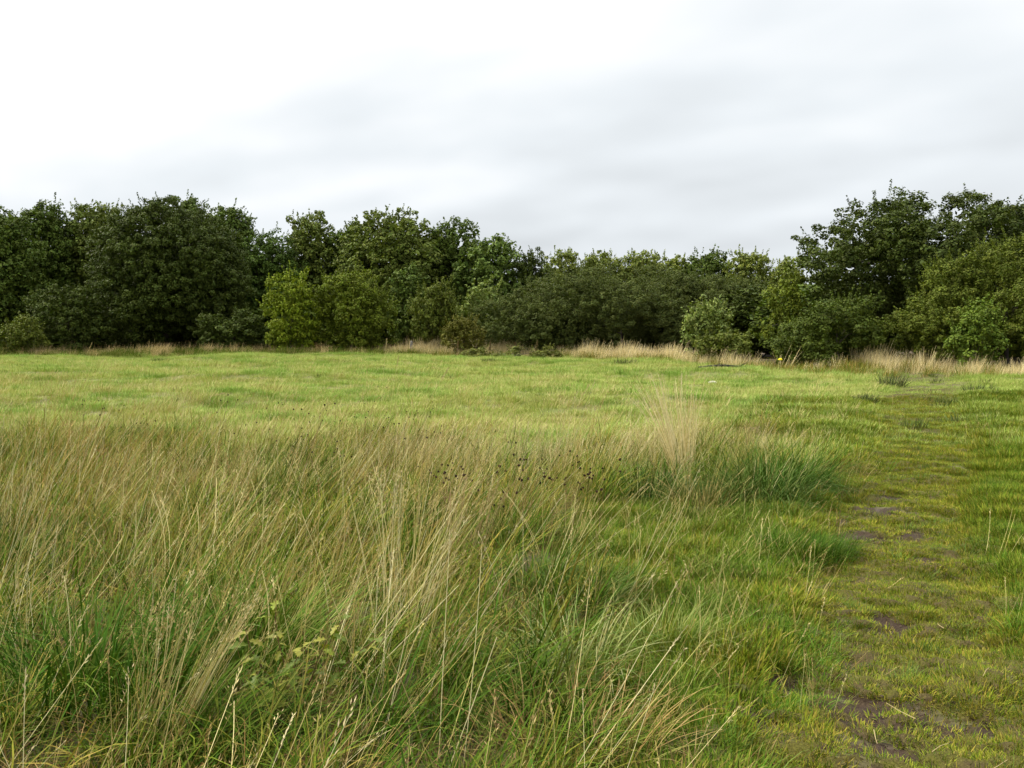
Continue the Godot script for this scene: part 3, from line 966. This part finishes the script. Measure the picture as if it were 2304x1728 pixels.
func build_things() -> void:
	rng.seed = 808
	var gm := leaf_material(1, 1, 1, 0.6, 0.4, 0.12)
	var dm := leaf_material(1, 1, 1, 0.7, 0.25, 0.18)
	var deep := [Color(0.042, 0.1, 0.01), Color(0.062, 0.125, 0.014), Color(0.034, 0.08, 0.008), Color(0.1, 0.15, 0.022)]
	var blue := [Color(0.055, 0.105, 0.02), Color(0.075, 0.13, 0.026), Color(0.045, 0.085, 0.015), Color(0.15, 0.18, 0.05)]
	var green := [Color(0.08, 0.16, 0.018), Color(0.11, 0.19, 0.024), Color(0.15, 0.2, 0.035), Color(0.22, 0.22, 0.06)]
	var straw := [Color(0.5, 0.43, 0.17), Color(0.58, 0.51, 0.24), Color(0.42, 0.34, 0.12), Color(0.62, 0.55, 0.29)]
	var mixed := [Color(0.11, 0.13, 0.025), Color(0.26, 0.21, 0.07), Color(0.075, 0.12, 0.02), Color(0.34, 0.27, 0.1)]
	var dull := [Color(0.06, 0.085, 0.03), Color(0.08, 0.1, 0.035), Color(0.11, 0.11, 0.045)]

	# named tussocks
	tussock("tall pale straw tuft standing upright above the dark green tussocks", 1.8, 10.4, 60, 0.16, 0.3, 0.6, 0.004, 0.008, 0.5, 0.9, straw, dm, 90, 1.12, [Color(0.62, 0.54, 0.28), Color(0.56, 0.46, 0.21), Color(0.68, 0.6, 0.34)], -0.16, 0.0024)
	tussock("broad dark green tussock with arching blades at the corner of the path", 2.25, 9.1, 700, 0.4, 0.36, 0.8, 0.004, 0.009, 1.15, 2.5, blue, gm, 6, 0.6, straw)
	tussock("darkest blue green tussock, rightmost beside the path", 2.8, 10.0, 620, 0.38, 0.34, 0.76, 0.004, 0.009, 1.15, 2.5, deep, gm, 4, 0.5, straw)
	tussock("grey green tussock left of the tall pale straw tuft", 1.2, 9.3, 520, 0.36, 0.3, 0.68, 0.004, 0.009, 1.15, 2.5, blue, gm, 8, 0.6, straw)
	tussock("yellowish tussock below the tall pale straw tuft", 1.7, 8.8, 320, 0.32, 0.25, 0.5, 0.003, 0.006, 0.9, 1.4, mixed, gm, 6, 0.5, straw)
	tussock("deep green tussock squeezed between the two darkest ones", 2.5, 9.6, 420, 0.34, 0.32, 0.7, 0.004, 0.009, 1.15, 2.5, deep, gm, 5, 0.6, straw)
	tussock("dark tussock at the foot of the tall pale straw tuft", 1.5, 9.75, 380, 0.34, 0.3, 0.66, 0.004, 0.008, 1.15, 2.4, deep, gm, 8, 0.7, straw)
	tussock("low dense dark green mound of fine grass at the path edge", 2.1, 7.1, 1900, 0.36, 0.08, 0.22, 0.0022, 0.0042, 0.9, 1.3, deep, gm)
	tussock("big deep green tussock in the lower left corner", -1.72, 4.0, 460, 0.34, 0.3, 0.6, 0.005, 0.011, 0.8, 1.6, deep, gm, 5, 0.6, straw)
	tussock("green tussock with long drooping blades beside the corner tussock", -1.25, 4.5, 340, 0.28, 0.35, 0.65, 0.005, 0.011, 0.8, 1.7, green, gm, 3, 0.5, straw, 0.35)
	tussock("dark green tussock by the left edge in the dry grass", -3.35, 7.0, 260, 0.4, 0.35, 0.65, 0.004, 0.008, 0.8, 1.4, deep, gm, 6, 0.7, straw)
	tussock("straw coloured tuft of tall stems in the middle of the dry grass", -0.55, 4.9, 60, 0.18, 0.3, 0.6, 0.003, 0.005, 0.5, 0.9, mixed, dm, 46, 0.98, straw, 0.12)
	tussock("fan of leaning straw stems at the bottom edge", -1.32, 3.6, 40, 0.14, 0.25, 0.5, 0.003, 0.005, 0.6, 1.0, mixed, dm, 60, 0.66, straw, 0.4)
	tussock("bushy bundle of brown stems under the dark seed heads", -0.35, 6.6, 60, 0.2, 0.2, 0.45, 0.003, 0.005, 0.5, 0.9, mixed, dm, 50, 0.62, [Color(0.34, 0.25, 0.12), Color(0.42, 0.33, 0.16), Color(0.26, 0.18, 0.08)], 0.2)
	tussock("blue green tussock right of the straw stems", 0.34, 5.7, 420, 0.28, 0.22, 0.45, 0.004, 0.007, 0.9, 1.6, blue, gm, 2, 0.4, straw)
	tussock("pale tussock with long arching blades at lower middle", 0.28, 4.5, 150, 0.2, 0.25, 0.5, 0.004, 0.008, 0.9, 1.8, [Color(0.26, 0.3, 0.1), Color(0.34, 0.34, 0.15), Color(0.18, 0.24, 0.07)], gm, 3, 0.4, straw)
	tussock("flattened tangle of brown dead grass at the bottom edge beside the arching blades", 0.22, 3.75, 420, 0.34, 0.15, 0.42, 0.003, 0.007, 1.3, 1.8, [Color(0.3, 0.2, 0.07), Color(0.38, 0.28, 0.11), Color(0.22, 0.14, 0.05), Color(0.2, 0.2, 0.05)], dm)
	tussock("soft yellow green tussock nearest the path", 0.75, 4.9, 300, 0.24, 0.16, 0.36, 0.0025, 0.004, 0.9, 1.5, [Color(0.2, 0.26, 0.06), Color(0.28, 0.3, 0.1), Color(0.15, 0.22, 0.05)], gm, 4, 0.4, straw)
	for w in [["round dark weed tussock before the right pale grass", 10.15, 26.7, 0.34, 0.5], ["brownish weed tussock on the right of the path", 10.9, 23.3, 0.34, 0.3], ["small green weed tussock in the field left of the path", 7.5, 21.2, 0.22, 0.28],
		["dark weed tussock far off before the pale grass band", 4.55, 40.5, 0.4, 0.42], ["small weed tussock in mid field nearest the post", -1.0, 44.0, 0.35, 0.24], ["flat weed tussock in the left far field", -16.5, 47.0, 0.45, 0.24]]:
		tussock(w[0], w[1], w[2], 160, w[3], w[4] * 0.6, w[4], 0.01, 0.018, 0.8, 1.0, dull, gm)

	# knapweed with dark seed heads
	var head := [ball(0.0085, 0.019, 0.25, Color(0.024, 0.015, 0.01)), ball(0.0075, 0.02, 0.3, Color(0.05, 0.03, 0.018)), ball(0.009, 0.016, 0.3, Color(0.035, 0.02, 0.012))]
	var hm := leaf_material(1, 1, 1, 0.8, 0.0, 0.2)
	var spots := []
	for i in 17:
		spots.append([r(-0.75, 0.75), r(7.0, 8.4), r(0.42, 0.6)])
	for i in 22:
		spots.append([r(-5.2, -0.8), r(7.6, 12.5), r(0.55, 0.85)])
	for i in 3:
		spots.append([2.9 + i * 0.12, 12.4 + i * 0.2, r(0.5, 0.7)])
	for i in spots.size():
		var s: Array = spots[i]
		var near: bool = i < 17
		var k := thing("knapweed", "dry weed with black round seed heads, in the cluster amid the dry grass" if near else ("dry weed with black round seed heads, among the straw on the left" if i < 39 else "dry weed with black seed heads beyond the tall pale straw tuft"), "weed", at(s[0], s[1]), "weeds with black seed heads")
		for b in 5:
			var a: float = r(0, TAU)
			var pts := []
			var sp: float = r(0.06, 0.2)
			var hh: float = s[2] * r(0.75, 1.05)
			for j in 5:
				var f: float = j / 4.0
				pts.append(Vector3(cos(a) * sp * f * f + 0.12 * f, hh * f, sin(a) * sp * f * f))
			begin()
			tube(pts, 0.0016, 0.001, Color(0.16, 0.11, 0.05))
			part("stem", finish(), hm, k)
			var o := part("seed_head", head[rng.randi() % 3], hm, k)
			o.position = pts[4]
			o.rotation = Vector3(r(-0.5, 0.5), r(0, 6), r(-0.5, 0.5))
			o.scale = Vector3.ONE * (r(0.8, 1.3) if near else r(0.55, 1.0))

	# single tall stems against the field
	for s in [["tall stem with pale drooping head at far left against the trees", -5.05, 11.0, 1.42, 0.5, 2], ["tall bent stem arching right above the far grass, left side", -4.2, 11.0, 1.34, 1.5, 2], ["tallest straight stem in the middle of the dry grass", -1.5, 11.2, 1.34, 0.12, 1],
		["second straight stem just right of the tallest one", -1.38, 10.9, 1.18, 0.2, 1], ["slanting stem right of the two straight stems", -1.05, 9.4, 1.22, 0.62, 1], ["thin slanting stem right of the middle, over the field", 0.55, 11.6, 0.95, 0.6, 1]]:
		var t := thing("flowering_grass", s[0], "tall grass", at(s[1], s[2]), "single tall grass stems")
		begin()
		stalk(Vector3.ZERO, 0.0, s[3] * 1.05, s[4] * 0.25, s[4] * 0.8, Color(0.52, 0.47, 0.2), 0, 0.0022)
		part("stem", finish(), dm, t)
		var tip := Vector3.ZERO
		var ang: float = s[4] * 0.25
		var dir := Vector3.UP
		for j in 5:
			dir = Vector3(sin(ang), cos(ang), 0)
			tip += dir * s[3] * 1.05 / 5.0
			ang += s[4] * 0.16
		begin()
		for j in 46:
			var o2: Vector3 = (dir * 1.4 + Vector3(r(-1, 1), r(-1, 1), r(-1, 1)) * (0.45 if s[5] == 2 else 0.8)).normalized()
			flake(tip + dir * (j / 46.0 * 0.13 - 0.1), o2, r(0.014, 0.024), 0.006, pick([Color(0.5, 0.42, 0.2), Color(0.4, 0.33, 0.16)]))
		part("seed_head", finish(), dm, t, true)

	sapling(-0.92, 3.95)

	# dock stems along the wood edge
	for s in [["dark brown dock stem in the pale grass below the sallow", 1.25, 52.0, 1.0], ["dock stem left of the dark brown one", -1.2, 53.0, 0.8], ["dock stem nearest the grey post", -2.9, 52.8, 0.85], ["shorter dock stem between the others in the pale grass", 0.1, 52.6, 0.7]]:
		var t := thing("dock_plant", s[0], "weed", at(s[1], s[2]), "dock stems at the wood edge")
		begin()
		tube([Vector3(0, -0.02, 0), Vector3(0.02, s[3] * 0.5, 0), Vector3(0.06, s[3], 0)], 0.012, 0.006, Color(0.13, 0.07, 0.035), 5)
		part("stem", finish(), hm, t)
		begin()
		for j in 150:
			var f: float = r(0.4, 1.02)
			flake(Vector3(0.06 * f + r(-0.07, 0.07) * (1.2 - f), s[3] * f, r(-0.07, 0.07)), Vector3(r(-1, 1), r(0, 1.5), r(-1, 1)).normalized(), 0.05, 0.03, pick([Color(0.12, 0.065, 0.03), Color(0.09, 0.1, 0.03), Color(0.16, 0.1, 0.05)]))
		part("seed_cluster", finish(), hm, t, true)
	var yw := thing("yellow_flower", "small yellow flowering weed at the foot of the dark arching hawthorn", "flower", at(9.25, 34.6))
	begin()
	tube([Vector3(0, -0.02, 0), Vector3(0.01, 0.25, 0), Vector3(0.03, 0.42, 0)], 0.006, 0.004, Color(0.12, 0.17, 0.05), 5)
	part("stem", finish(), gm, yw)
	var fl := part("flower_head", ball(0.07, 0.08, 0.3, Color(0.75, 0.62, 0.03)), hm, yw)
	fl.position = Vector3(0.03, 0.45, 0)

	# weathered post at the wood edge
	var po := thing("post", "short grey weathered post before the dark gap in the bushes", "post", at(-5.55, 55.2))
	var pm := StandardMaterial3D.new()
	pm.albedo_color = lin(0.34, 0.31, 0.26)
	pm.albedo_texture = noise_tex(0.05, 33, Color(0.5, 0.5, 0.5), Color(1, 1, 1))
	pm.uv1_triplanar = true
	pm.uv1_scale = Vector3(4, 1, 4)
	pm.roughness = 0.9
	begin()
	var q := [[0.085, -0.1], [0.085, 0.4], [0.08, 0.72], [0.065, 0.79], [0.035, 0.83], [0.002, 0.84]]
	for row in q:
		for i in 10:
			var a: float = TAU * i / 10.0
			V.append(Vector3(signf(cos(a)) * pow(absf(cos(a)), 0.6) * row[0], row[1], signf(sin(a)) * pow(absf(sin(a)), 0.6) * row[0]))
			C.append(Color.WHITE)
	for j in q.size() - 1:
		for i in 10:
			var a: int = j * 10 + i
			var b: int = j * 10 + (i + 1) % 10
			I.append_array([a, a + 10, b, b, a + 10, b + 10])
	part("shaft", finish(), pm, po)
	begin()
	for sgn in [-1.0, 1.0]:
		tube([Vector3(-0.09, 0.62 + 0.004 * sgn, 0.088), Vector3(0.09, 0.62 - 0.004 * sgn, 0.088)], 0.004, 0.004, Color(0.2, 0.2, 0.2), 4)
	part("wire", finish(), hm, po, true)

	# dark fallen branch and pale stone in the field
	var lg := thing("fallen_branch", "dark low branch lying flat at the foot of the pale grass", "branch", at(7.35, 34.9))
	var wm := StandardMaterial3D.new()
	wm.albedo_color = lin(0.03, 0.023, 0.018)
	wm.albedo_texture = noise_tex(0.05, 34, Color(0.4, 0.4, 0.4), Color(1, 1, 1))
	wm.uv1_triplanar = true
	wm.roughness = 0.85
	begin()
	tube([Vector3(-0.85, 0.03, 0.1), Vector3(-0.4, 0.09, 0.0), Vector3(0.05, 0.12, 0.03), Vector3(0.45, 0.09, -0.06), Vector3(0.9, 0.06, -0.02)], 0.07, 0.035, Color.WHITE, 8)
	part("limb", finish(), wm, lg)
	for sp in [[-0.35, 0.25, 0.22], [0.1, -0.2, 0.18], [0.5, 0.3, 0.24]]:
		begin()
		tube([Vector3(sp[0], 0.08, 0), Vector3(sp[0] + sp[1] * 0.5, 0.14, 0.08), Vector3(sp[0] + sp[1], sp[2], 0.15)], 0.025, 0.008, Color.WHITE, 6)
		part("twig", finish(), wm, lg)
	var so := thing("stone", "small pale stone lying in the field grass", "stone", at(5.7, 28.4, 0.05))
	var cm := StandardMaterial3D.new()
	cm.albedo_color = lin(0.72, 0.68, 0.56)
	cm.albedo_texture = noise_tex(0.05, 35, Color(0.75, 0.75, 0.75), Color(1, 1, 1))
	cm.uv1_triplanar = true
	cm.roughness = 0.9
	var sb := part("rock", ball(0.16, 0.16, 0.18, Color.WHITE), cm, so)
	sb.scale = Vector3(1.0, 0.8, 0.6)

	# straws and a leaf dropped on the path
	for i in 8:
		var d: float = [3.75, 4.05, 3.85, 4.3, 4.9, 5.3, 3.6, 4.5, 5.9, 6.6, 4.15, 7.3][i]
		var x: float = path_x(d) + [0.1, -0.05, -0.15, -0.55, -0.4, 0.2, 0.3, 0.35, 0.0, -0.2, 0.5, 0.1][i]
		var t := thing("straw", "dry straw lying on the trodden path", "straw", at(x, d, 0.028), "straws dropped on the path")
		var a: float = r(0, TAU)
		var l: float = r(0.03, 0.08)
		begin()
		tube([Vector3(-cos(a) * l, r(-0.008, 0.01), -sin(a) * l), Vector3(0, 0.005, 0), Vector3(cos(a) * l, r(-0.008, 0.02), sin(a) * l)], 0.0018, 0.0012, Color(0.42, 0.34, 0.17), 4)
		part("stem", finish(), dm, t)
	var fl2 := thing("fallen_leaf", "small orange brown leaf lying on the path's left edge", "leaf", at(1.72, 6.2, 0.05))
	part("blade", oak_leaf(0.08, Color(0.4, 0.2, 0.06)), dm, fl2)
